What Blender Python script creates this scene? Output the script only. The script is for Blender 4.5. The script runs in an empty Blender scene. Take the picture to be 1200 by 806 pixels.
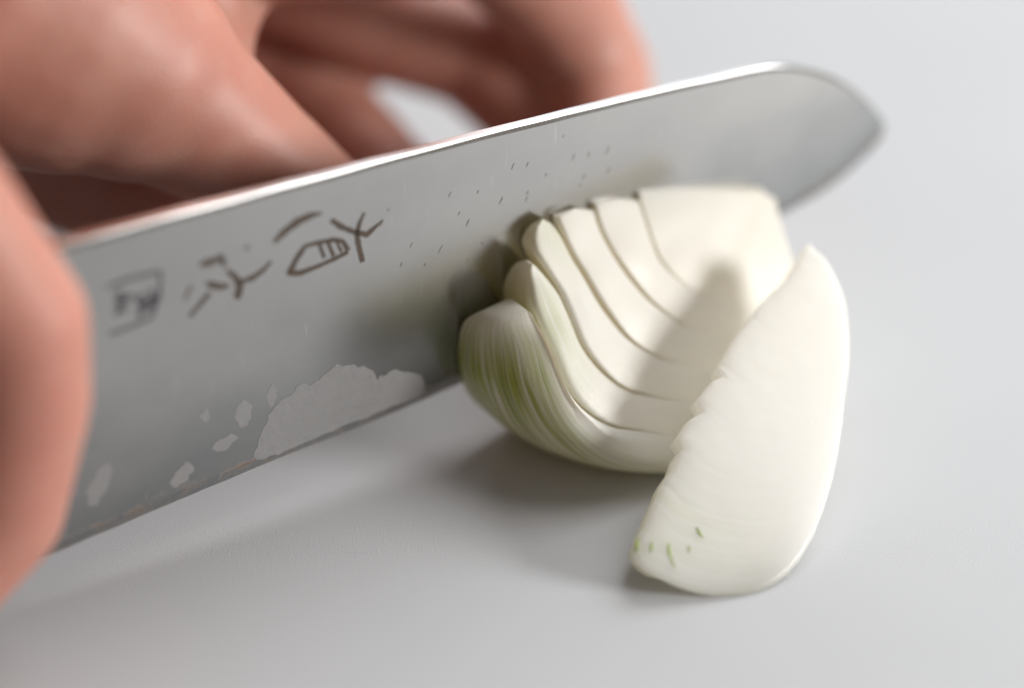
import bpy, bmesh, math, random
from mathutils import Vector, Matrix, noise

random.seed(7)
scene = bpy.context.scene
COL = scene.collection
R = math.radians

# ------------------------------------------------------------------ camera
PITCH, DIST, LENS = R(34.0), 0.345, 73.0
CAM = Vector((0, -DIST*math.cos(PITCH), DIST*math.sin(PITCH)))
FWD = Vector((0, math.cos(PITCH), -math.sin(PITCH)))
RGT = Vector((1, 0, 0))
UP = RGT.cross(FWD)
cd = bpy.data.cameras.new('camera'); cam = bpy.data.objects.new('camera', cd); COL.objects.link(cam)
cam.location = CAM; cam.rotation_euler = (math.pi/2 - PITCH, 0, 0)
cd.lens = LENS; cd.sensor_width = 36.0; cd.sensor_fit = 'HORIZONTAL'
cd.clip_start = 0.01; cd.clip_end = 50
cd.dof.use_dof = True; cd.dof.focus_distance = 0.3015; cd.dof.aperture_fstop = 3.2
cd.dof.aperture_blades = 9
scene.camera = cam

# ------------------------------------------------------------------ world, light, exposure
w = bpy.data.worlds.new('World'); scene.world = w; w.use_nodes = True
w.node_tree.nodes['Background'].inputs[0].default_value = (1.0, 0.88, 0.77, 1)
w.node_tree.nodes['Background'].inputs[1].default_value = 0.145
def area(name, loc, to, sx, sy, watts, col):
    ld = bpy.data.lights.new(name, 'AREA'); ld.shape = 'RECTANGLE'; ld.size = sx; ld.size_y = sy
    ld.energy = watts; ld.color = col
    o = bpy.data.objects.new(name, ld); COL.objects.link(o); o.location = loc
    o.rotation_euler = (Vector(to)-Vector(loc)).to_track_quat('-Z', 'Y').to_euler()
area('window_light', (0.86, -0.27, 0.30), (0.02, -0.02, 0.02), .28, .22, 7.4, (1.0, 0.985, 0.96))       # low window to the right
area('far_window_light', (0.12, 0.75, 0.58), (0, 0, 0), 1.1, .66, 2.9, (0.89, 0.945, 1.0))            # pale window behind
area('overhead_fill', (0.42, 0.43, 0.80), (0.02, -0.02, 0.02), .8, .7, 5.3, (1.0, 0.985, 0.97))    # broad soft fill added overhead, no lamp known there
vs = scene.view_settings
vs.view_transform = 'Standard'; vs.look = 'None'; vs.exposure = 0.33; vs.gamma = 1; vs.use_curve_mapping = False
scene.render.engine = 'CYCLES'
scene.cycles.use_denoising = True
scene.cycles.max_bounces = 18; scene.cycles.diffuse_bounces = 14; scene.cycles.transmission_bounces = 14
scene.cycles.caustics_reflective = False
scene.cycles.sample_clamp_indirect = 6

# ------------------------------------------------------------------ pixel -> place helpers
def ray(x, y):
    k = 36.0/LENS/1200.0
    return FWD + RGT*((x-600)*k) + UP*((403-y)*k)
def hit(x, y, p, n):
    d = ray(x, y)
    return CAM + d*((p-CAM).dot(n)/d.dot(n))
def board_pt(x, y, z=0.0):
    return hit(x, y, Vector((0, 0, z)), Vector((0, 0, 1)))

# blade plane: vertical, receding to the right, leaning slightly away
AZ, LEAN = R(32), R(3)
BU = Vector((math.cos(AZ), math.sin(AZ), 0))                  # along the blade, heel to tip
BN0 = Vector((math.sin(AZ), -math.cos(AZ), 0))                # towards the camera side
BV = (Vector((0, 0, 1))*math.cos(LEAN) - BN0*math.sin(LEAN))  # up the blade
BN = BU.cross(BV)
if BN.dot(BN0) < 0: BN = -BN
BP = board_pt(560, 445, 0.0105)                               # edge where it enters the onion
def blade_uv(x, y):
    p = hit(x, y, BP, BN) - BP
    return p.dot(BU), p.dot(BV)
def B3(u, v, n=0.0):
    return BP + BU*u + BV*v + BN*n
def on_blade(x, y, off=0.0):
    return hit(x, y, BP + BN*off, BN)

# ------------------------------------------------------------------ object helpers
def link(name, me, mat=None, parent=None, smooth=True):
    o = bpy.data.objects.new(name, me); COL.objects.link(o)
    if mat: me.materials.append(mat)
    if smooth:
        for p in me.polygons: p.use_smooth = True
    if parent: o.parent = parent
    return o
def mesh(name, vs_, fs):
    me = bpy.data.meshes.new(name); me.from_pydata([tuple(v) for v in vs_], [], fs); me.update(); return me
def recalc(me):
    bm = bmesh.new(); bm.from_mesh(me); bmesh.ops.recalc_face_normals(bm, faces=bm.faces); bm.to_mesh(me); bm.free()
def thing(name, label, cat, group=None):
    o = bpy.data.objects.new(name, None); COL.objects.link(o); o.empty_display_size = 0.01
    o['label'] = label; o['category'] = cat
    if group: o['group'] = group
    return o
def tag(o, label, cat, group=None):
    o['label'] = label; o['category'] = cat
    if group: o['group'] = group
    return o
def lerp(a, b, t): return a + (b-a)*t
def interp(xs, ys, x):
    if x <= xs[0]: return ys[0]
    for i in range(len(xs)-1):
        if x <= xs[i+1]:
            t = (x-xs[i])/(xs[i+1]-xs[i]); return lerp(ys[i], ys[i+1], t)
    return ys[-1]
def spline(xs, ys, x):                                        # smooth monotone-ish Hermite
    n = len(xs)
    if x <= xs[0]: return ys[0] + (x-xs[0])*(ys[1]-ys[0])/(xs[1]-xs[0])
    if x >= xs[-1]: return ys[-1]
    i = max(k for k in range(n-1) if xs[k] <= x)
    def m(k):
        if k == 0: return (ys[1]-ys[0])/(xs[1]-xs[0])
        if k == n-1: return (ys[-1]-ys[-2])/(xs[-1]-xs[-2])
        return (ys[k+1]-ys[k-1])/(xs[k+1]-xs[k-1])
    h = xs[i+1]-xs[i]; t = (x-xs[i])/h
    a = 2*t**3-3*t*t+1; b = t**3-2*t*t+t; c = -2*t**3+3*t*t; d = t**3-t*t
    return a*ys[i] + b*h*m(i) + c*ys[i+1] + d*h*m(i+1)

# ------------------------------------------------------------------ materials
class N:
    def __init__(s, name):
        s.m = bpy.data.materials.new(name); s.m.use_nodes = True
        s.t = s.m.node_tree; s.b = s.t.nodes['Principled BSDF']; s.out = s.t.nodes['Material Output']
    def n(s, typ, **kw):
        x = s.t.nodes.new(typ)
        for k, v in kw.items():
            if k[0] == 'i' and k[1:].isdigit(): x.inputs[int(k[1:])].default_value = v
            elif k in x.inputs: x.inputs[k].default_value = v
            else: setattr(x, k, v)
        return x
    def l(s, a, b): s.t.links.new(a, b)
    def noise(s, vec, scale, detail=3, rough=.5):
        x = s.n('ShaderNodeTexNoise'); x.inputs['Scale'].default_value = scale
        x.inputs['Detail'].default_value = detail; x.inputs['Roughness'].default_value = rough
        if vec: s.l(vec, x.inputs['Vector'])
        return x.outputs[0]
    def ramp(s, fac, stops):
        x = s.n('ShaderNodeValToRGB'); e = x.color_ramp.elements
        while len(e) < len(stops): e.new(0.5)
        for k, (p, c) in enumerate(stops):
            e[k].position = p; e[k].color = c if len(c) == 4 else (*c, 1)
        s.l(fac, x.inputs[0]); return x.outputs[0]
    def mix(s, fac, a, b, blend='MIX'):
        x = s.n('ShaderNodeMix', data_type='RGBA', blend_type=blend)
        for sock, v in ((x.inputs[0], fac), (x.inputs[6], a), (x.inputs[7], b)):
            if hasattr(v, 'is_output'): s.l(v, sock)
            elif isinstance(v, (int, float)): sock.default_value = v
            else: sock.default_value = (*v, 1) if len(v) == 3 else v
        return x.outputs[2]
    def math(s, op, a, b=0.0):
        x = s.n('ShaderNodeMath', operation=op)
        for sock, v in ((x.inputs[0], a), (x.inputs[1], b)):
            if hasattr(v, 'is_output'): s.l(v, sock)
            else: sock.default_value = v
        return x.outputs[0]
    def mapping(s, vec, scale=(1, 1, 1), rot=(0, 0, 0)):
        x = s.n('ShaderNodeMapping'); x.inputs['Scale'].default_value = scale; x.inputs['Rotation'].default_value = rot
        s.l(vec, x.inputs['Vector']); return x.outputs[0]
    def bump(s, h, strength, dist):
        x = s.n('ShaderNodeBump'); x.inputs['Strength'].default_value = strength; x.inputs['Distance'].default_value = dist
        s.l(h, x.inputs['Height']); s.l(x.outputs[0], s.b.inputs['Normal']); return x
    def obj(s): return s.n('ShaderNodeTexCoord').outputs['Object']
    def uv(s): return s.n('ShaderNodeTexCoord').outputs['UV']
    def set(s, **kw):
        for k, v in kw.items():
            s.b.inputs[k.replace('_', ' ')].default_value = v
        return s

def mat_board():
    q = N('white_polyethylene'); v = q.obj()
    big = q.noise(v, 22, 3); fine = q.noise(v, 2600, 2, .6)
    c = q.mix(big, (.515, .533, .555), (.555, .573, .595))
    sp = q.ramp(q.noise(v, 300, 2), [(.66, (0, 0, 0)), (.74, (1, 1, 1))])
    c = q.mix(q.math('MULTIPLY', sp, .10), c, (.52, .51, .49))
    sc = q.noise(q.mapping(v, (60, 2600, 60), (0, 0, R(24))), 1.0, 2)
    sc2 = q.noise(q.mapping(v, (2200, 70, 60), (0, 0, R(-12))), 1.0, 2)
    cut = q.math('ADD', q.ramp(sc, [(.70, (0, 0, 0)), (.76, (1, 1, 1))]), q.ramp(sc2, [(.72, (0, 0, 0)), (.78, (1, 1, 1))]))
    c = q.mix(q.math('MULTIPLY', cut, .16), c, (.46, .455, .45))
    q.l(c, q.b.inputs['Base Color'])
    h = q.math('SUBTRACT', fine, q.math('MULTIPLY', cut, .6))
    q.bump(h, .35, .00012)
    q.set(Roughness=.60, Specular_IOR_Level=.30)
    return q.m
def mat_steel():
    q = N('brushed_steel'); uv = q.uv()
    u_v = q.n('ShaderNodeSeparateXYZ'); q.l(uv, u_v.inputs[0]); vv = u_v.outputs[1]; uu = u_v.outputs[0]
    # uv: metres along blade, metres above the edge
    brush = q.noise(q.mapping(uv, (300, 14000, 1), (0, 0, R(-3))), 1.0, 3, .6)
    scr = q.noise(q.mapping(uv, (3800, 160, 1), (0, 0, R(22))), 1.0, 2)
    scr_m = q.ramp(scr, [(.69, (0, 0, 0)), (.77, (1, 1, 1))])
    cloud = q.noise(q.mapping(uv, (38, 60, 1)), 1.0, 4, .6)
    speck = q.ramp(q.noise(uv, 1900, 2, .5), [(.70, (0, 0, 0)), (.76, (1, 1, 1))])
    c = q.mix(cloud, (.37, .372, .372), (.53, .515, .49))
    refl_dark = q.ramp(q.math('ADD', q.math('MULTIPLY', vv, 1/.05), q.math('MULTIPLY', q.noise(q.mapping(uv, (60, 90, 1)), 1.0, 4), .5)), [(.30, (.75,)*3), (.72, (0,)*3)])
    c = q.mix(refl_dark, c, (.235, .255, .26))  # dark board reflection painted into the lower blade colour
    c = q.mix(q.math('MULTIPLY', brush, .30), c, (.48, .475, .465))
    c = q.mix(q.math('MULTIPLY', scr_m, .30), c, (.92, .91, .88))
    c = q.mix(q.math('MULTIPLY', speck, .25), c, (.28, .25, .22))
    # rust along the sharpening bevel
    rn = q.noise(q.mapping(uv, (260, 700, 1)), 1.0, 4, .65)
    band = q.ramp(q.math('MULTIPLY', vv, 1.0/0.0046), [(.0, (.55,)*3), (.42, (.7,)*3), (.52, (1,)*3), (.62, (.35,)*3), (.85, (0,)*3)])
    rust = q.math('MULTIPLY', band, q.ramp(rn, [(.46, (0, 0, 0)), (.60, (1, 1, 1))]))
    c = q.mix(q.math('MULTIPLY', rust, .85), c, q.mix(q.noise(uv, 900, 2), (.05, .035, .03), (.30, .17, .09)))
    c = q.mix(q.n('ShaderNodeAttribute', attribute_name='spine').outputs['Fac'], c, (.86, .86, .855))  # highlight along the spine painted in as a paler steel colour
    q.l(c, q.b.inputs['Base Color'])
    r = q.math('ADD', q.math('MULTIPLY', cloud, .16), q.math('MULTIPLY', brush, .10))
    r = q.math('ADD', r, .08)
    r = q.math('ADD', r, q.math('MULTIPLY', rust, .4)); q.l(r, q.b.inputs['Roughness'])
    m = q.math('SUBTRACT', 1.0, q.math('MULTIPLY', rust, .85))
    gl = q.n('ShaderNodeBsdfAnisotropic', distribution='BECKMANN'); q.l(c, gl.inputs['Color']); q.l(r, gl.inputs['Roughness'])
    mx = q.n('ShaderNodeMixShader'); q.l(m, mx.inputs[0]); q.l(q.b.outputs[0], mx.inputs[1]); q.l(gl.outputs[0], mx.inputs[2]); q.l(mx.outputs[0], q.out.inputs[0])
    h = q.math('ADD', brush, q.math('MULTIPLY', scr_m, .8)); bp = q.bump(h, .02, .00004); q.l(bp.outputs[0], gl.inputs['Normal'])
    return q.m
def mat_plain(name, col, rough=.5, metal=0.0, scale=900, var=.25, bump=.2):
    q = N(name); n = q.noise(q.obj(), scale, 4, .6)
    dark = tuple(x*(1-var) for x in col); lite = tuple(min(1, x*(1+var)) for x in col)
    q.l(q.mix(n, dark, lite), q.b.inputs['Base Color'])
    q.bump(n, bump, .0002); q.set(Roughness=rough, Metallic=metal); return q.m
def mat_onion(name='onion_flesh', grain=1.0, sw=.0, ss=.0015, sr=(1.0, .88, .7), tl=.36, base=((.945, .94, .905), (.96, .957, .93)), tint=(1.0, .87, .60)):
    q = N(name); v = q.obj(); uv = q.uv()
    g = q.n('ShaderNodeAttribute', attribute_name='green').outputs['Fac']
    yl = q.n('ShaderNodeAttribute', attribute_name='yellow').outputs['Fac']
    fib = q.noise(q.mapping(uv, (2.2, 46, 1)), 1.0, 3, .55)          # fibres run along the arc
    big = q.noise(v, 140, 3)
    c = q.mix(big, *base)
    c = q.mix(q.math('MULTIPLY', fib, .14), c, (.74, .73, .55))
    c = q.mix(yl, c, (.68, .60, .22))
    st = q.ramp(q.noise(q.mapping(uv, (1.3, 26, 1)), 1.0, 2), [(.36, (.35,)*3), (.60, (1,)*3)])
    gg = q.math('MULTIPLY', g, st)
    c = q.mix(q.math('MINIMUM', gg, 1.0), c, (.36, .42, .03))
    dk = q.ramp(q.noise(q.mapping(uv, (.8, 75, 1)), 1.0, 1), [(.58, (0,)*3), (.66, (1,)*3)])
    c = q.mix(q.math('MULTIPLY', q.math('MULTIPLY', dk, q.math('MULTIPLY', g, g)), .8), c, (.11, .17, .02))
    q.l(c, q.b.inputs['Base Color'])
    cells = q.n('ShaderNodeTexVoronoi'); cells.inputs['Scale'].default_value = 2600; q.l(v, cells.inputs['Vector'])
    h = q.math('ADD', q.math('MULTIPLY', cells.outputs[0], .5), q.math('ADD', fib, q.math('MULTIPLY', q.noise(v, 500, 3), .8)))
    q.bump(h, .16*grain, .00022)
    q.set(Roughness=.33, Subsurface_Weight=sw, Subsurface_Scale=ss, Specular_IOR_Level=.5)
    q.b.inputs['Subsurface Radius'].default_value = sr
    tr = q.n('ShaderNodeBsdfTranslucent'); q.l(q.mix(.6, c, tint, 'MULTIPLY'), tr.inputs['Color'])
    mx = q.n('ShaderNodeMixShader'); mx.inputs[0].default_value = tl
    q.l(q.b.outputs[0], mx.inputs[1]); q.l(tr.outputs[0], mx.inputs[2]); q.l(mx.outputs[0], q.out.inputs[0])
    return q.m
def mat_skin():
    q = N('skin'); v = q.obj()
    a = q.noise(v, 45, 4, .6); b = q.noise(v, 190, 3)
    c = q.mix(q.ramp(a, [(.25, (0,)*3), (.75, (1,)*3)]), (.49, .255, .195), (.50, .215, .165))
    c = q.mix(q.math('MULTIPLY', q.ramp(b, [(.5, (0,)*3), (.75, (1,)*3)]), .35), c, (.55, .31, .245))
    q.l(c, q.b.inputs['Base Color'])
    cr = q.n('ShaderNodeTexVoronoi', feature='DISTANCE_TO_EDGE'); cr.inputs['Scale'].default_value = 900
    q.l(v, cr.inputs['Vector'])
    q.bump(q.math('ADD', q.math('MULTIPLY', cr.outputs[0], 1.2), q.noise(v, 260, 4)), .06, .0004)
    q.set(Roughness=.5, Subsurface_Weight=.85, Subsurface_Scale=.004, Specular_IOR_Level=.5)
    q.b.inputs['Subsurface Radius'].default_value = (1.0, .28, .17)
    return q.m

M_board, M_steel, M_onion, M_skin = mat_board(), mat_steel(), mat_onion(), mat_skin()
M_slice = mat_onion('onion_slice_flesh', .8, 1.0, .012, (1.0, .94, .86), .36, ((.96, .96, .95), (.97, .97, .965)), (1.0, .94, .82))
M_ink = mat_plain('etched_ink', (.075, .055, .042), .6, .1, 1500, .5)
M_stamp = mat_plain('worn_stamp_ink', (.11, .11, .115), .5, .4, 1500, .4)
M_res = mat_plain('dried_starch_film', (.31, .305, .305), .5, .6, 700, .10, .3)
M_pit = mat_plain('pitting', (.24, .21, .19), .6, .3, 1500, .4)
M_vein = mat_plain('green_vein', (.33, .42, .10), .45, 0, 800, .3)
M_wood = mat_plain('dark_handle_wood', (.07, .045, .03), .5, 0, 120, .4)
M_bol = mat_plain('bolster_metal', (.55, .55, .55), .3, 1.0, 200, .1)
M_nail = mat_plain('fingernail', (.72, .46, .40), .28, 0, 300, .06, .05)
M_counter = mat_plain('grey_countertop', (.42, .42, .42), .45, 0, 60, .12, .1)

# ------------------------------------------------------------------ countertop and board
def rounded_slab(name, x0, x1, y0, y1, z0, z1, bev, mat, parent=None):
    bm = bmesh.new()
    bmesh.ops.create_cube(bm, size=1)
    for v in bm.verts:
        v.co = Vector((lerp(x0, x1, v.co.x+.5), lerp(y0, y1, v.co.y+.5), lerp(z0, z1, v.co.z+.5)))
    ve = [e for e in bm.edges if abs(e.verts[0].co.z-e.verts[1].co.z) > 1e-4]
    bmesh.ops.bevel(bm, geom=ve, offset=.02, segments=6, affect='EDGES')
    he = [e for e in bm.edges if abs(e.verts[0].co.z-e.verts[1].co.z) < 1e-6 and len(e.link_faces) == 2 and abs(e.link_faces[0].normal.z-e.link_faces[1].normal.z) > .5]
    bmesh.ops.bevel(bm, geom=he, offset=bev, segments=3, affect='EDGES')
    me = bpy.data.meshes.new(name); bm.to_mesh(me); bm.free()
    o = link(name, me, mat, parent, smooth=False); return o
ct = rounded_slab('countertop', -.6, .6, -.45, .55, -.055, -.015, .003, M_counter)
ct['kind'] = 'structure'
bd = rounded_slab('cutting_board', -.30, .30, -.15, .23, -.015, 0.0, .003, M_board)
tag(bd, 'large matt white plastic cutting board under the knife and the onion', 'cutting board')

# ------------------------------------------------------------------ knife
knife = thing('kitchen_knife', 'wide steel kitchen knife with etched characters, slicing through the onion', 'knife')
spine_px = [(60, 293), (300, 229), (560, 161), (760, 111), (880, 83), (915, 78), (945, 81), (975, 90), (1000, 104), (1020, 121), (1031, 137)]
edge_px = [(75, 651), (200, 597), (330, 542), (450, 494), (560, 445), (700, 379), (830, 308), (920, 254), (965, 228), (1000, 201), (1020, 180), (1032, 162)]
edge_px = edge_px[:-2] + [(1022, 178), (1030, 168), (1035, 159)]; spine_px = spine_px[:-1] + [(1029, 132), (1035, 142)]
su = [blade_uv(*p) for p in spine_px]; eu = [blade_uv(*p) for p in edge_px]
tip = blade_uv(1037, 150)
u_heel = eu[0][0] - 0.010
SX, SY = [a for a, b in su], [b for a, b in su]
EX, EY = [a for a, b in eu], [b for a, b in eu]
spine_heel, edge_heel = (u_heel, spline(SX, SY, u_heel)), (u_heel, spline(EX, EY, u_heel))
print('blade: length', tip[0]-u_heel, 'heel height', spine_heel[1]-edge_heel[1], 'tilt', (su[4][1]-su[0][1])/(su[4][0]-su[0][0]))
def curve(pts, n):                                            # Catmull-Rom, resampled evenly by length
    P = [Vector((*p, 0)) for p in pts]; P = [P[0]*2-P[1]]+P+[P[-1]*2-P[-2]]
    D = []
    for i in range(1, len(P)-2):
        a, b, c, d = P[i-1:i+3]
        ta, tb, tc, td = 0, (b-a).length**.5, 0, 0
        for k in range(24):
            t = k/24
            D.append(0.5*((2*b)+(c-a)*t+(2*a-5*b+4*c-d)*t*t+(3*b-a-3*c+d)*t**3))
    D.append(P[-2])
    L = [0]
    for a, b in zip(D[:-1], D[1:]): L.append(L[-1]+(b-a).length)
    out = []
    for i in range(n+1):
        f = 1-(1-i/n)**1.5
        x = f*L[-1]
        out.append(Vector((interp(L, [d.x for d in D], x), interp(L, [d.y for d in D], x))))
    return out
NS = 150
def between(a, b, n): return [(lerp(a[0], b[0], k/n), lerp(a[1], b[1], k/n)) for k in range(n)]
top = curve(between(spine_heel, su[0], 2)+su+[tip], NS)
bot = curve(between(edge_heel, eu[0], 2)+eu+[tip], NS)
rows = []       # cross section at each station, front to back
TH = lambda u: lerp(.0036, .0017, max(0, min(1, (u-u_heel)/(tip[0]-u_heel))))
verts, faces, uvs = [], [], []
for T_, B_ in zip(top, bot):
    u = T_.x
    T_ = T_+Vector((0, .00010*noise.noise(Vector((u*120, 3, 0)))*(1 if u < su[4][0] else 0)))
    B_ = B_+Vector((0, .00013*noise.noise(Vector((u*230, 9, 0)))*(1 if u < su[4][0] else 0)))
    H = max((T_-B_).length, 1e-5); th = TH(u)
    k = min(1, H/.012)
    bw = min(.0024*(1+.12*noise.noise(Vector((u*90, 1, 0)))), H*.35)
    rc = .0007*k                                              # rounded spine corners
    sec = [(0, -th*.42*k), (bw, 0.0)]
    for j in range(1, 7): sec.append((lerp(bw, H-rc, j/6), 0.0))
    for a in (25, 50, 75, 90): sec.append((H-rc+rc*math.sin(R(a)), -rc+rc*math.cos(R(a))))
    sec.append((H, -th*k+rc if th*k > 2*rc else -rc*1.01))
    sec.append((H-rc, -max(th*k, 2.05*rc)))
    for j in range(1, 5): sec.append((lerp(H-rc, bw, j/4), -lerp(max(th*k, 2.05*rc), th*.84*k, j/4)))
    rows.append(len(sec))
    d_ = (T_-B_)/H
    for (z, n) in sec:
        q = B_+d_*z
        verts.append(B3(q.x, q.y, n)); uvs.append((q.x, z))
W = rows[0]
for i in range(NS):
    for j in range(W):
        a, b = i*W+j, i*W+(j+1) % W
        faces.append((a, b, b+W, a+W))
faces.append(tuple(range(W)))
me = mesh('blade', verts, faces)
uvl = me.uv_layers.new(name='UVMap')
for lp in me.loops: uvl.data[lp.index].uv = uvs[lp.vertex_index]
recalc(me)
a_ = me.attributes.new('spine', 'FLOAT', 'POINT')  # marks the strip that gets the painted highlight
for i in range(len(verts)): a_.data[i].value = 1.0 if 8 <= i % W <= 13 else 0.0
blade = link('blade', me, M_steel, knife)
me.set_sharp_from_angle(angle=R(7))

# handle: octagonal wooden, with collar; tang from the heel
def u_of(z0): return z0
hz = (spline(SX, SY, u_heel)*.62+spline(EX, EY, u_heel)*.38)
def loft(name, secs, mat, parent, n=8, rot=22.5):
    V, F = [], []
    for (u, v, ru, rv, off) in secs:
        for k in range(n):
            a = R(rot)+2*math.pi*k/n
            V.append(B3(u, v+rv*math.sin(a), off+ru*math.cos(a)))
    for i in range(len(secs)-1):
        for k in range(n):
            F.append((i*n+k, i*n+(k+1) % n, (i+1)*n+(k+1) % n, (i+1)*n+k))
    F.append(tuple(range(n))); F.append(tuple(range((len(secs)-1)*n, len(secs)*n)))
    me = mesh(name, V, F); recalc(me); return link(name, me, mat, parent, smooth=False)
loft('tang', [(u_heel+.001, hz, .0012, .011, -.00135), (u_heel-.016, hz, .0012, .008, -.00135)], M_bol, knife, 4, 45)
loft('collar', [(u_heel-.013, hz, .0085, .0105, -.00135), (u_heel-.014, hz, .0095, .0118, -.00135), (u_heel-.034, hz, .0098, .012, -.00135)], M_bol, knife)
loft('handle', [(u_heel-.034, hz, .0095, .0117, -.00135), (u_heel-.08, hz, .0105, .0128, -.00135), (u_heel-.148, hz-.002, .0118, .0142, -.00135), (u_heel-.150, hz-.002, .0108, .013, -.00135)], M_wood, knife)

# marks on the blade, raised 40 microns
def ribbon_px(name, strokes, mat, parent, n0=.00004):
    V, F = [], []
    for st in strokes:
        pts = [(Vector((*blade_uv(x, y), 0)), wd) for (x, y, wd) in st]
        base = len(V)
        for i, (p, wd) in enumerate(pts):
            a = pts[max(0, i-1)][0]; b = pts[min(len(pts)-1, i+1)][0]
            d = (b-a).normalized(); nn = Vector((-d.y, d.x, 0))
            hw = wd*.5*.000135*(1+.25*noise.noise(p*4000))
            for s in (1, -1):
                q = p+nn*hw*s; V.append(B3(q.x, q.y, n0))
            for s in (1, -1):
                q = p+nn*hw*s; V.append(B3(q.x, q.y, -.0002))
        for i in range(len(pts)-1):
            o = base+i*4; e = o+4
            F += [(o, o+1, e+1, e), (o, e, e+2, o+2), (o+1, o+3, e+3, e+1)]
        F.append((base, base+2, base+3, base+1)); o = base+(len(pts)-1)*4; F.append((o, o+1, o+3, o+2))
    me = mesh(name, V, F); recalc(me)
    return link(name, me, mat, parent, smooth=False)
def dense(pts, k=4):
    out = []
    for a, b in zip(pts[:-1], pts[1:]):
        for i in range(k):
            t = i/k; out.append(tuple(lerp(a[j], b[j], t) for j in range(3)))
    out.append(pts[-1]); return out
# first character, crown towards the tip
c1 = [[(388, 258, 6), (400, 266, 7), (415, 272, 6), (430, 275, 7), (441, 265, 4), (449, 258, 2)],
      [(427, 249, 3), (421, 262, 5), (418, 275, 6), (421, 292, 6), (425, 307, 7)],
      [(358, 288, 6), (347, 304, 6), (339, 320, 8), (352, 320, 6), (375, 311, 5), (395, 302, 5), (408, 295, 5)],
      [(358, 288, 5), (375, 284, 5), (392, 281, 6), (402, 283, 5), (408, 294, 6)],
      [(374, 286, 4), (380, 302, 5)], [(384, 284, 4), (391, 300, 5)], [(394, 283, 3), (400, 295, 4)]]
c1b = [[(321, 284, 5), (334, 271, 8), (350, 259, 9), (366, 252, 7), (377, 250, 3)]]
# second character
c2 = [[(234, 311, 4), (243, 308, 9), (253, 305, 7), (259, 300, 5), (263, 312, 6)],
      [(242, 332, 6), (256, 336, 8), (268, 335, 5)],
      [(266, 317, 5), (276, 325, 7), (281, 334, 9), (279, 346, 10), (276, 350, 6)],
      [(281, 331, 5), (297, 325, 7), (309, 316, 5), (318, 306, 3)],
      [(246, 343, 5), (234, 357, 5), (222, 371, 4)],
      [(225, 335, 3), (219, 345, 3), (216, 352, 2)], [(287, 290, 3), (292, 291, 4)]]
stamp = [[(125, 338, 5), (150, 327, 5), (188, 318, 4)], [(188, 318, 4), (187, 345, 5), (178, 372, 4)], [(178, 372, 4), (150, 384, 4), (128, 392, 4)],
         [(134, 352, 8), (150, 350, 8), (157, 345, 6)], [(141, 340, 6), (140, 366, 6)], [(133, 367, 5), (150, 361, 5)],
         [(164, 345, 8), (168, 360, 9), (162, 372, 6)], [(176, 338, 6), (180, 352, 8), (172, 365, 6)], [(160, 357, 5), (186, 349, 5)]]
ribbon_px('etched_character', [dense(s) for s in c1+c1b], M_ink, knife)
ribbon_px('etched_character', [dense(s) for s in c2], M_ink, knife)
ribbon_px('etched_seal', [dense(s) for s in stamp], M_stamp, knife)
pits = []
for (x, y, L) in [(587, 235, 10), (617, 233, 7), (618, 226, 6), (588, 234, 4), (601, 195, 9), (618, 193, 7), (672, 184, 9), (690, 181, 7), (712, 176, 12), (548, 261, 10), (516, 292, 12), (482, 287, 7), (521, 322, 5), (447, 262, 9), (527, 228, 8), (684, 207, 7), (713, 200, 8), (498, 310, 5), (455, 246, 5), (548, 305, 6), (470, 310, 6), (680, 217, 5), (640, 205, 5), (565, 285, 4), (538, 250, 5), (660, 160, 4), (560, 225, 5)]:
    pits.append([(x-L*.18, y+L*.45, .7), (x, y, random.uniform(1.2, 2.6)), (x+L*.22, y-L*.4, .9)])
po = ribbon_px('pitting', [dense(s, 2) for s in pits], M_pit, knife); po['kind'] = 'stuff'

def patch_px(name, outline, mat, parent, n=.00003):
    P = []
    m = len(outline)
    for i in range(m):
        a, b, c, d = (outline[(i+k-1) % m] for k in range(4))
        for s in range(5):
            t = s/5
            q = [0.5*((2*b[j])+(-a[j]+c[j])*t+(2*a[j]-5*b[j]+4*c[j]-d[j])*t*t+(-a[j]+3*b[j]-3*c[j]+d[j])*t**3) for j in (0, 1)]
            w0 = Vector((q[0]*.13, q[1]*.13, 2)); w1 = Vector((q[0]*.5, q[1]*.5, 7)); q[0] += 4*noise.noise(w0)+.6*noise.noise(w1); q[1] += 4*noise.noise(w0+Vector((9, 0, 0)))+.6*noise.noise(w1+Vector((5, 0, 0)))
            P.append(blade_uv(*q))
    k = len(P)
    V = [B3(u, v, n) for u, v in P] + [B3(u, v, -.0002) for u, v in P]
    F = [tuple(range(k))] + [(i, (i+1) % k, (i+1) % k+k, i+k) for i in range(k)]
    me = mesh(name, V, F); recalc(me); return link(name, me, mat, parent, smooth=False)
patch_px('starch_film', [(299, 537), (306, 508), (322, 476), (340, 462), (352, 452), (372, 448), (385, 434), (402, 427), (424, 430), (438, 434), (441, 444), (452, 438), (470, 434), (493, 441), (499, 452), (488, 466), (455, 478), (412, 495), (360, 517), (320, 533)], M_res, knife)
for pl in ([(275, 482), (282, 471), (291, 470), (295, 482), (289, 497), (280, 498)],
           [(312, 462), (318, 452), (324, 456), (322, 470), (316, 476)],
           [(251, 522), (262, 513), (274, 508), (277, 515), (268, 524), (256, 530)],
           [(200, 565), (206, 553), (220, 542), (226, 548), (218, 562), (206, 571)],
           [(103, 570), (112, 555), (124, 542), (131, 548), (126, 570), (114, 590), (104, 590)],
           [(233, 487), (240, 480), (246, 486), (240, 494)]):
    patch_px('starch_film', pl, M_res, knife)

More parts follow.
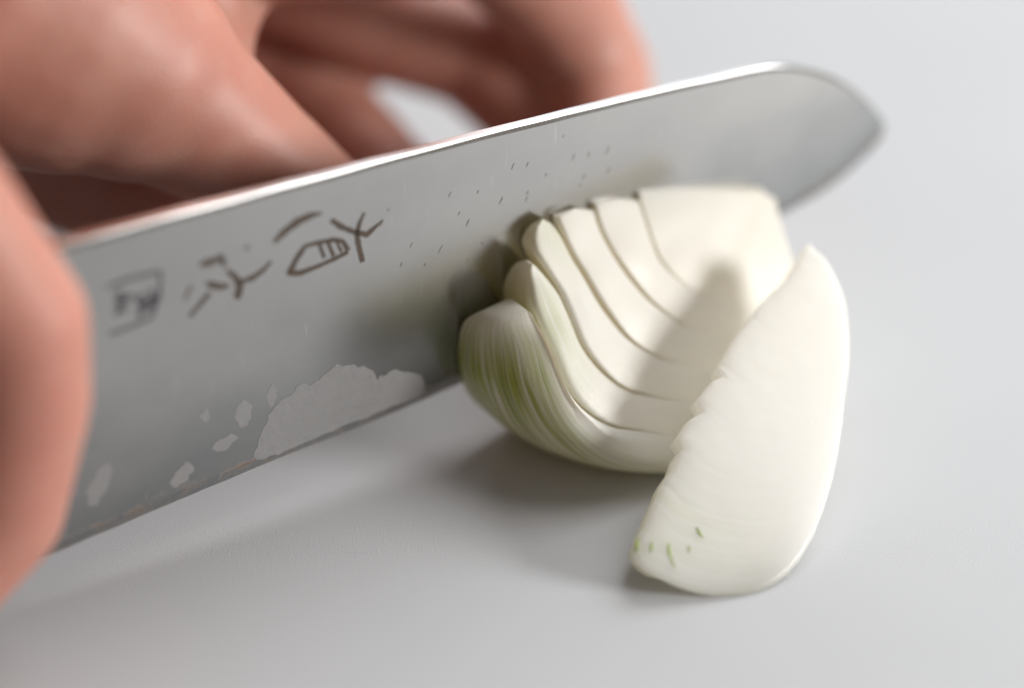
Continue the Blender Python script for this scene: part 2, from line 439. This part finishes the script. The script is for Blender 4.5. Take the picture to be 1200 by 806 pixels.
# ------------------------------------------------------------------ onion pieces
def attr(me, name, vals):
    a = me.attributes.new(name, 'FLOAT', 'POINT')
    for i, v in enumerate(vals): a.data[i].value = v
def layer_mesh(name, rin, rout, t0, t1, place, nt=40, tipr=.06, endr=.02, bulge=.0005, corner=.0003, flare=0.0, green=None, yellow=None, gap=.00015, uvseed=0.0, outer_corner=None, od=1.0, zfloor=None, shingle=0.0, fade=(.20, .52)):
    """One onion layer. rin(t), rout(t): radial limits over the angle t; place(t, r, depth 0..1) -> 3D point.
    Tips are rounded over tipr of the arc. Returns a closed mesh."""
    oc = outer_corner or corner
    n = 19
    V, F, G, Y, UV = [], [], [], [], []
    for i in range(nt+1):
        f = i/nt
        f = f*f*(3-2*f)*.35+f*.65
        t = lerp(t0, t1, f)
        kt = 1.0
        if f < tipr: kt = math.sqrt(max(0, 1-(1-f/tipr)**2))
        if f > 1-endr: kt = min(kt, math.sqrt(max(0, 1-(1-(1-f)/endr)**2)))
        ri, ro = rin(t), rout(t)
        mid = lerp(ri, ro, .45); kr = max(kt, .04)
        wd = max(abs(ro-ri), .001); T = (place(t, ro, 1, 0)-place(t, ro, 0, 0)).length
        fd = 1-max(0, min(1, (f-fade[0])/(fade[1]-fade[0]))); fd = fd*fd*(3-2*fd)
        crn, g_ = corner*fd, lerp(-.00004, gap, fd)
        oc = (outer_corner or corner)*(fd if not flare else 1)
        ca, cb = min(.3, crn/wd), min(.6, oc/wd); da, db = min(.3, crn/T), min(.7, oc*od/T)
        sec = [(0, 1.0, 0), (0, .7, 0), (0, lerp(da, .7, .4), 0)]
        for a in (0, 35, 65, 90): sec.append((ca*(1-math.cos(R(a))), da*(1-math.sin(R(a))), 0))
        for q_ in (.3, .5, .7): sec.append((lerp(ca, 1-cb, q_), 0, 1-abs(q_-.5)*1.2))
        for a in (90, 68, 45, 22, 0): sec.append((1-cb+cb*math.cos(R(a)), db*(1-math.sin(R(a))), 0))
        sec += [(1, lerp(db, 1, .25), 0), (1, lerp(db, 1, .5), 0), (1, lerp(db, 1, .75), 0), (1, 1.0, 0)]
        for (s, d, b) in sec:
            r = lerp(ri+g_, ro-g_, s)
            r = mid+(r-mid)*kr
            fl = flare*math.sin(min(1, d*1.25)*math.pi/2)*s*kr*(1-max(0, min(1, (f-.5)/.25))) if flare else 0
            dd = (d + (1-kr)*.20*(1-d))*(lerp(.30, 1.0, kr) if f < .5 else 1.0)
            p = place(t, r+fl, dd, -bulge*b*kr*fd - shingle*fd*(s-.5)*(1-min(1, d*3)))
            p = p + Vector((noise.noise(p*160+Vector((3, 0, 0))), noise.noise(p*160+Vector((0, 3, 5))), noise.noise(p*160+Vector((9, 0, 3)))))*.00025
            if zfloor is not None and p.z < .0015: p.z = zfloor+(.0015-zfloor)*math.exp((p.z-.0015)/.0012)
            V.append(p)
            G.append(green(f, s, d) if green else 0.0); Y.append(yellow(f, s, d) if yellow else 0.0)
            UV.append((f*3+uvseed, s*.3+d*.7+uvseed*.37))
    for i in range(nt):
        for j in range(n):
            a, b = i*n+j, i*n+(j+1) % n
            F.append((a, b, b+n, a+n))
    F.append(tuple(range(n))); F.append(tuple(range(nt*n, nt*n+n)))
    me = mesh(name, V, F); recalc(me)
    attr(me, 'green', G); attr(me, 'yellow', Y)
    ul = me.uv_layers.new(name='UVMap')
    for lp in me.loops: ul.data[lp.index].uv = UV[lp.vertex_index]
    return me

# -- wedge still against the blade
wedge = thing('onion_wedge', 'thick white onion wedge with fanned layers and green outer end, pressed against the blade', 'onion')
WA, WB_, WG = on_blade(640, 255, .0014), on_blade(893, 212, .0014), board_pt(745, 553, .0052)
WN = (WB_-WA).cross(WG-WA).normalized()
if WN.dot(CAM-WA) < 0: WN = -WN
cpx = (905, 225)
print('wedge foot in front of blade:', (WG-BP).dot(BN), 'left tip', (hit(600, 400, WA, WN)-BP).dot(BN))
CW = hit(*cpx, WA, WN)
WX = (WB_-WA).normalized(); WY = WN.cross(WX)
if WY.z > 0: WY = -WY                                          # WY points down the face
def wpol(x, y):
    p = hit(x, y, WA, WN)-CW
    a, b = p.dot(WX), p.dot(WY)
    return math.degrees(math.atan2(b, -a)), math.hypot(a, b)    # 0 = towards the left tips, 90 = down
def wplace(t, r, d, push):
    a = R(t)
    p = CW + WX*(-math.cos(a)*r) + WY*(math.sin(a)*r)
    T = max(.0012, (p-BP).dot(BN)-.0003)
    return p - BN*(T*d) - WN*push
def bound(pts):
    q = sorted(wpol(*p) for p in pts)
    xs, ys = [a for a, b in q], [b for a, b in q]
    return (lambda t: interp(xs, ys, t) if t < xs[0] or t > xs[-1] else spline(xs, ys, t)), xs[0]
b0, _ = bound([(606, 366), (633, 400), (648, 450), (668, 495), (700, 530), (740, 550), (790, 557), (850, 556), (905, 552)])
b1, _ = bound([(622, 340), (637, 388), (652, 423), (671, 465), (694, 488), (719, 500), (743, 504), (800, 510), (850, 512), (905, 510)])
b2, _ = bound([(628, 300), (640, 318), (661, 349), (684, 403), (704, 433), (728, 453), (748, 460), (800, 470), (850, 474), (905, 473)])
b3, _ = bound([(648, 250), (652, 257), (666, 289), (689, 329), (714, 369), (738, 398), (763, 413), (810, 430), (850, 434), (905, 432)])
b4, _ = bound([(697, 235), (701, 254), (714, 287), (733, 316), (753, 341), (773, 361), (810, 385), (850, 393), (905, 393)])
b5, _ = bound([(750, 231), (756, 254), (763, 279), (778, 309), (805, 335), (850, 352), (905, 353)])
def tip_angle(x, y): return wpol(x, y)[0]
spec = [(b0, b1, tip_angle(600, 374), dict(tipr=.11, flare=.0070, corner=.0004, outer_corner=.0024, od=1.2, bulge=.0006)),
        (b1, b2, tip_angle(622, 312), dict(tipr=.10, corner=.0004, outer_corner=.0013, bulge=.0003, shingle=.0007)),
        (b2, b3, tip_angle(642, 257), dict(tipr=.07, corner=.0003, outer_corner=.0010, bulge=.0003, shingle=.0007)),
        (b3, b4, tip_angle(675, 246), dict(tipr=.015, corner=.0002, outer_corner=.0005, bulge=.0002, gap=.0003, shingle=.0006)),
        (b4, b5, tip_angle(722, 233), dict(tipr=.015, corner=.0002, outer_corner=.0004, bulge=.0002, shingle=.0003)),
        (b5, lambda t: .0012, tip_angle(825, 222), dict(tipr=.015, corner=.0002, outer_corner=.0004, bulge=.0001))]
gfun = [lambda f, s, d: max(0, 1-f*1.55)*min(1, max(0, (s-.45)*1.4+d*1.8))*1.3*(min(1, f*6)),
        lambda f, s, d: max(0, 1-f*3.0)*.8*min(1, f*8)*(.5+.5*s),
        lambda f, s, d: max(0, 1-f*5)*.22,
        None, None, None]
for k, (bo, bi, ta, kw) in enumerate(spec):
    me = layer_mesh('layer', bi, bo, ta, (85 if k == 0 else 92), wplace, nt=46, green=gfun[k], uvseed=k*1.7,
                    yellow=(lambda f, s, d: .38*max(0, 1-abs(f-.55)*3)*max(0, (d-.02)*2.5 if d > 0 else 0)*1.0), zfloor=.0003, **kw)
    link('layer', me, M_onion, wedge); me.set_sharp_from_angle(angle=R(42))

# -- cut slice leaning on the wedge
slc = thing('onion_slice', 'cut white onion slice with ragged straight edge, standing apart from the blade', 'onion')
SP = board_pt(862, 698, .0006)
SN = Vector((.23, -.54, .81)).normalized()
su_ = Vector((0, 0, 1)).cross(SN).normalized()
if su_.x < 0: su_ = -su_
sv_ = SN.cross(su_)
if sv_.z < 0: sv_ = -sv_
for q in [(745, 655), (905, 345), (955, 290), (1000, 400), (955, 630)]:
    p = hit(*q, SP, SN); wv = hit(*q, WA, WN)
    print('slice', q, [round(c*1000, 1) for c in p], 'in front of wedge face by', round((wv-p).dot(ray(*q).normalized())*1000, 1))
scp = (956, 293)
SC = hit(*scp, SP, SN)
out_px = [(744, 650), (752, 663), (770, 674), (800, 687), (838, 696), (876, 698), (902, 690), (930, 668), (955, 630), (974, 580), (986, 530), (994, 470), (1001, 400), (998, 360), (990, 335), (982, 316), (972, 300), (961, 288)]
OP = [(hit(*q, SP, SN)-SC) for q in out_px]
OP = [(p.dot(su_), p.dot(sv_)) for p in OP]
ang = []
for a, b in OP:
    th = math.degrees(math.atan2(b, a))
    ang.append(th)
for i in range(1, len(ang)):
    while ang[i] < ang[i-1]-180: ang[i] += 360
    while ang[i] < ang[i-1]: ang[i] = ang[i-1]+.2
rad = [math.hypot(a, b) for a, b in OP]
def outline(t): return spline(ang, rad, t)
left_px = [(951, 286), (940, 298), (931, 313), (920, 329), (907, 341), (896, 351), (886, 363), (878, 377), (868, 388), (858, 404), (850, 419), (841, 431), (850, 439), (835, 446), (826, 459), (817, 468), (825, 480), (821, 484),
           (809, 491), (801, 504), (793, 515), (801, 525), (796, 530), (792, 540), (788, 551), (780, 562), (775, 571), (769, 586), (763, 598), (757, 614), (751, 626), (747, 639), (744, 650)]
notch = [(math.hypot(x-956, y-293))/415.0 for x, y in ((878, 377), (846, 438), (820, 481), (795, 527), (775, 571))]
def slice_mesh():
    TH_ = .0058
    nr, na = 170, 64
    a0, a1 = ang[0], ang[-1]
    V, F, G, Y, UV = [], [], [], [], []
    LP = []
    for q in left_px:
        p = hit(*q, SP, SN)-SC; x, y = p.dot(su_), p.dot(sv_)
        th = math.degrees(math.atan2(y, x))
        while th > a0+180: th -= 360
        while th < a0-180: th += 360
        LP.append((math.hypot(x, y), th))
    LP.sort()
    LR, LT = [p[0] for p in LP], [p[1] for p in LP]
    def jagged(s_): return interp(LR, LT, s_*rad[0])-a0
    def groove(s_, da):
        g = 0
        for q in notch: g += math.exp(-((s_-q)/.0075)**2)*math.exp(-da/8.0)
        return g*.00018
    grid = {}
    svals = [.012+(1-.012)*j/nr for j in range(nr+1)]
    for side in (0, 1):
        for j, s_ in enumerate(svals):
            for i in range(na+1):
                f = (i/na)**1.25
                st = a0+jagged(s_)
                t = lerp(st, a1, f); da = t-st
                r = outline(max(a0, t))*s_
                er = lerp(.0006, .0034, max(0, min(1, (da-4)/50))); edge_r = min(1.0, (1-s_)*outline(max(a0, t))/er)   # rounded outer skin
                edge_a = min(1.0, i/2.0)
                p = SC+su_*(math.cos(R(t))*r)+sv_*(math.sin(R(t))*r)
                if side == 0:
                    dn = -er*(1-math.sqrt(max(0, 1-(1-edge_r)**2))) - groove(s_, da) - .00025*(1-edge_a)
                    dn += .0003*noise.noise(p*40)+.00012*noise.noise(p*420)
                else:
                    dn = -TH_+.003*(1-math.sqrt(max(0, 1-(1-edge_r)**2)))
                if s_ > .999 and side == 0: dn = -er
                p = p+SN*dn
                if side == 1 or s_ > .9: p = p+(SC-p).normalized()*(0 if side == 0 else .001)
                p.z = max(p.z, .0003)
                grid[side, j, i] = len(V); V.append(p)
                G.append(max(0, 1-da/26)*min(1, max(0, (s_-.60)*4.5))*.20 if side == 0 else .2*max(0, 1-da/30)*s_)
                Y.append(.03*max(0, 1-da/50)); UV.append((da/30.0, s_*1.6))
    for j in range(nr):
        for i in range(na):
            for side in (0, 1): F.append(tuple(grid[side, jj, ii] for jj, ii in ((j, i), (j+1, i), (j+1, i+1), (j, i+1))))
        for i in (0, na): F.append((grid[0, j, i], grid[0, j+1, i], grid[1, j+1, i], grid[1, j, i]))
    for i in range(na):
        for j in (nr,): F.append((grid[0, j, i], grid[0, j, i+1], grid[1, j, i+1], grid[1, j, i]))
    for side in (0, 1): F.append(tuple(grid[side, 0, i] for i in range(na+1)))
    F.append((grid[0, 0, 0], grid[0, 0, na], grid[1, 0, na], grid[1, 0, 0]))
    me = mesh('flesh', V, F); recalc(me)
    attr(me, 'green', G); attr(me, 'yellow', Y)
    ul = me.uv_layers.new(name='UVMap')
    for lp in me.loops: ul.data[lp.index].uv = UV[lp.vertex_index]
    return me
link('flesh', slice_mesh(), M_slice, slc)
def vein_px(strokes, p0, n0, parent, mat):
    for st in strokes:
        V, F = [], []
        pts = [hit(x, y, p0+n0*.00022, n0) for x, y, wd in st]
        wd = [s[2]*.000045 for s in st]
        for i, p in enumerate(pts):
            d = (pts[min(i+1, len(pts)-1)]-pts[max(0, i-1)]).normalized(); sd = d.cross(n0)
            V += [p+sd*wd[i], p-sd*wd[i], p-sd*wd[i]-n0*.0009, p+sd*wd[i]-n0*.0009]
        for i in range(len(pts)-1):
            o = i*4
            F += [(o+j, o+(j+1) % 4, o+4+(j+1) % 4, o+4+j) for j in range(4)]
        F += [(0, 1, 2, 3), tuple(range(len(V)-4, len(V)))]
        me = mesh('vein', V, F); recalc(me); link('vein', me, mat, parent)
vein_px([[(764, 634, 1), (764, 641, 4), (763, 646, 1)], [(784, 636, 2), (784, 645, 4), (787, 655, 2), (791, 664, .8)],
         [(748, 630, 1), (747, 638, 4), (746, 645, 1)], [(807, 639, 1), (808, 643, 3), (808, 646, 1)],
         [(816, 617, 1), (820, 624, 4), (824, 629, 1)]], SP, SN, slc, M_vein)

# -- the rest of the onion behind the blade
rest = None
def onion_rest():
    c = B3(.040, 0, -.0032); c.z = 0
    V, F = [], []
    nu, nv = 36, 14
    for j in range(nv+1):
        ph = math.pi/2*j/nv
        for i in range(nu+1):
            th = math.pi*i/nu
            rr = 1+.02*noise.noise(Vector((th*4, ph*2, 3)))
            x = math.cos(th)*math.cos(ph)*.023*rr; y = math.sin(th)*math.cos(ph)*.028*rr; z = math.sin(ph)*.030*rr
            V.append(c+BU*x-BN0*y+Vector((0, 0, z)) - BN0*(math.sin(LEAN)*z+.0003))
    W = nu+1
    for j in range(nv):
        for i in range(nu): F.append((j*W+i, j*W+i+1, (j+1)*W+i+1, (j+1)*W+i))
    front = [j*W for j in range(nv+1)] + [j*W+nu for j in range(nv-1, -1, -1)]
    F.append(tuple(front)); F.append(tuple(range(nu, -1, -1)))
    me = mesh('onion_half', V, F); bm = bmesh.new(); bm.from_mesh(me)
    bmesh.ops.remove_doubles(bm, verts=bm.verts, dist=1e-5); bmesh.ops.recalc_face_normals(bm, faces=bm.faces); bm.to_mesh(me); bm.free()
    attr(me, 'green', [0]*len(me.vertices)); attr(me, 'yellow', [.12]*len(me.vertices)); me.uv_layers.new(name='UVMap')
    return tag(link('onion_half', me, M_onion), 'uncut rest of the onion half behind the blade, under the fingers', 'onion')
onion_rest()

# ------------------------------------------------------------------ hands
def blob_mesh(name, chains, voxel=.0009, smooth=24):
    bm = bmesh.new()
    for ch in chains:
        for (p, r), (q, s) in zip(ch[:-1], ch[1:]):
            L = (q-p).length; n = max(2, int(L/(min(r, s)*.20)))
            for i in range(n+1):
                t = i/n; tt = t*t*(3-2*t)
                bmesh.ops.create_icosphere(bm, subdivisions=(2 if max(r, s) < .007 else 3), radius=lerp(r, s, tt), matrix=Matrix.Translation(p.lerp(q, t)))
    me = bpy.data.meshes.new(name+'_raw'); bm.to_mesh(me); bm.free()
    o = bpy.data.objects.new(name+'_raw', me); COL.objects.link(o)
    m = o.modifiers.new('r', 'REMESH'); m.mode = 'VOXEL'; m.voxel_size = voxel
    m = o.modifiers.new('s', 'SMOOTH'); m.iterations = smooth; m.factor = .5
    dg = bpy.context.evaluated_depsgraph_get(); dg.update()
    out = bpy.data.meshes.new_from_object(o.evaluated_get(dg)); out.name = name
    bpy.data.objects.remove(o); bpy.data.meshes.remove(me)
    return out
def hb(*pts): return [(on_blade(x, y, off*.001), r*.001) for (x, y, off, r) in pts]
guide = [
    # thumb and its base
    hb((-70, -60, -58, 28), (40, 20, -50, 23), (130, 70, -43, 17.5), (215, 125, -38, 13), (262, 158, -35.5, 11.6), (300, 185, -33, 10.3), (380, 250, -28, 9.2), (430, 300, -24, 8)),
    hb((-60, 60, -78, 20), (30, 140, -74, 16), (120, 200, -68, 12.5), (230, 250, -60, 10.5)),
    # palm, running back to the wrist
    hb((-760, -560, -112, 33), (-520, -430, -92, 29), (-330, -300, -75, 31), (-190, -200, -72, 34), (-40, -130, -72, 32), (120, -110, -72, 26), (200, -150, -74, 20)),
    # web of skin between thumb and index
    hb((215, -110, -64, 12), (228, -20, -54, 8.5), (245, 40, -48, 6), (262, 100, -41, 5.5)),
    hb((290, -110, -66, 9.5), (285, -30, -58, 5.5), (272, 40, -49, 4.2), (262, 100, -40, 4.6)),
    # index finger, lit on its right side
    hb((190, -170, -68, 16), (330, -84, -54, 12), (470, -84, -46, 11), (560, -80, -46, 10.4), (600, -64, -50, 11.6), (650, -5, -53, 11.0), (678, 50, -52, 10.4), (696, 88, -50, 10.5), (708, 160, -40, 9), (700, 220, -30, 7.6)),
    # middle finger
    hb((190, -150, -84, 13), (320, -40, -80, 11), (450, 28, -74, 10.5), (560, 66, -66, 10), (622, 140, -54, 8.6), (638, 215, -44, 7.5)),
    # ring finger curled behind the thumb
    hb((150, -110, -92, 12.5), (240, -20, -98, 12.5), (325, 95, -88, 11.4), (400, 165, -70, 10.4), (460, 215, -54, 8.6)),
    # little finger
    hb((80, -80, -96, 11.5), (150, 30, -88, 10), (220, 140, -72, 9), (290, 210, -60, 8)),
]
gh = blob_mesh('hand', guide)
hand_l = tag(link('hand', gh, M_skin), 'shadowed bare hand behind the knife, fingers curled down to hold the onion', 'hand')

grip = [
    # index finger wrapped on the near side of the blade
    hb((-190, 120, 2, 9.5), (-75, 235, 6, 9.0), (25, 375, 8.6, 8.6), (32, 470, 8.6, 8.3), (5, 600, 8.2, 8.0), (-70, 690, 7.5, 7.4)),
    # back of the hand
    hb((-560, 100, -22, 20), (-420, 60, -14, 22), (-300, 60, -8, 20), (-190, 120, -4, 12)),
    hb((-560, 100, -22, 20), (-900, 0, -10, 24), (-1200, -120, 0, 26)),
    # middle, ring and little fingers round the handle
    hb((-300, 60, -6, 12), (-250, 260, 16, 9), (-240, 430, 17, 8.8), (-250, 590, 10, 8.4), (-270, 640, -6, 7.6)),
    hb((-420, 60, -10, 13), (-420, 260, 16, 8.8), (-410, 430, 17, 8.6), (-410, 580, 10, 8.2), (-420, 630, -6, 7.4)),
    hb((-560, 100, -16, 13), (-580, 260, 15, 8.2), (-570, 420, 16, 7.8), (-560, 540, 10, 7.4), (-560, 590, -4, 6.8)),
    # thumb on the far side
    hb((-300, 100, -14, 14), (-190, 220, -16, 11), (-90, 330, -13, 9.5), (-10, 400, -10.6, 7.6)),
]
gg = blob_mesh('hand', grip)
hand_r = tag(link('hand', gg, M_skin), 'pink bare hand gripping the knife, index finger wrapped over the heel of the blade', 'hand')
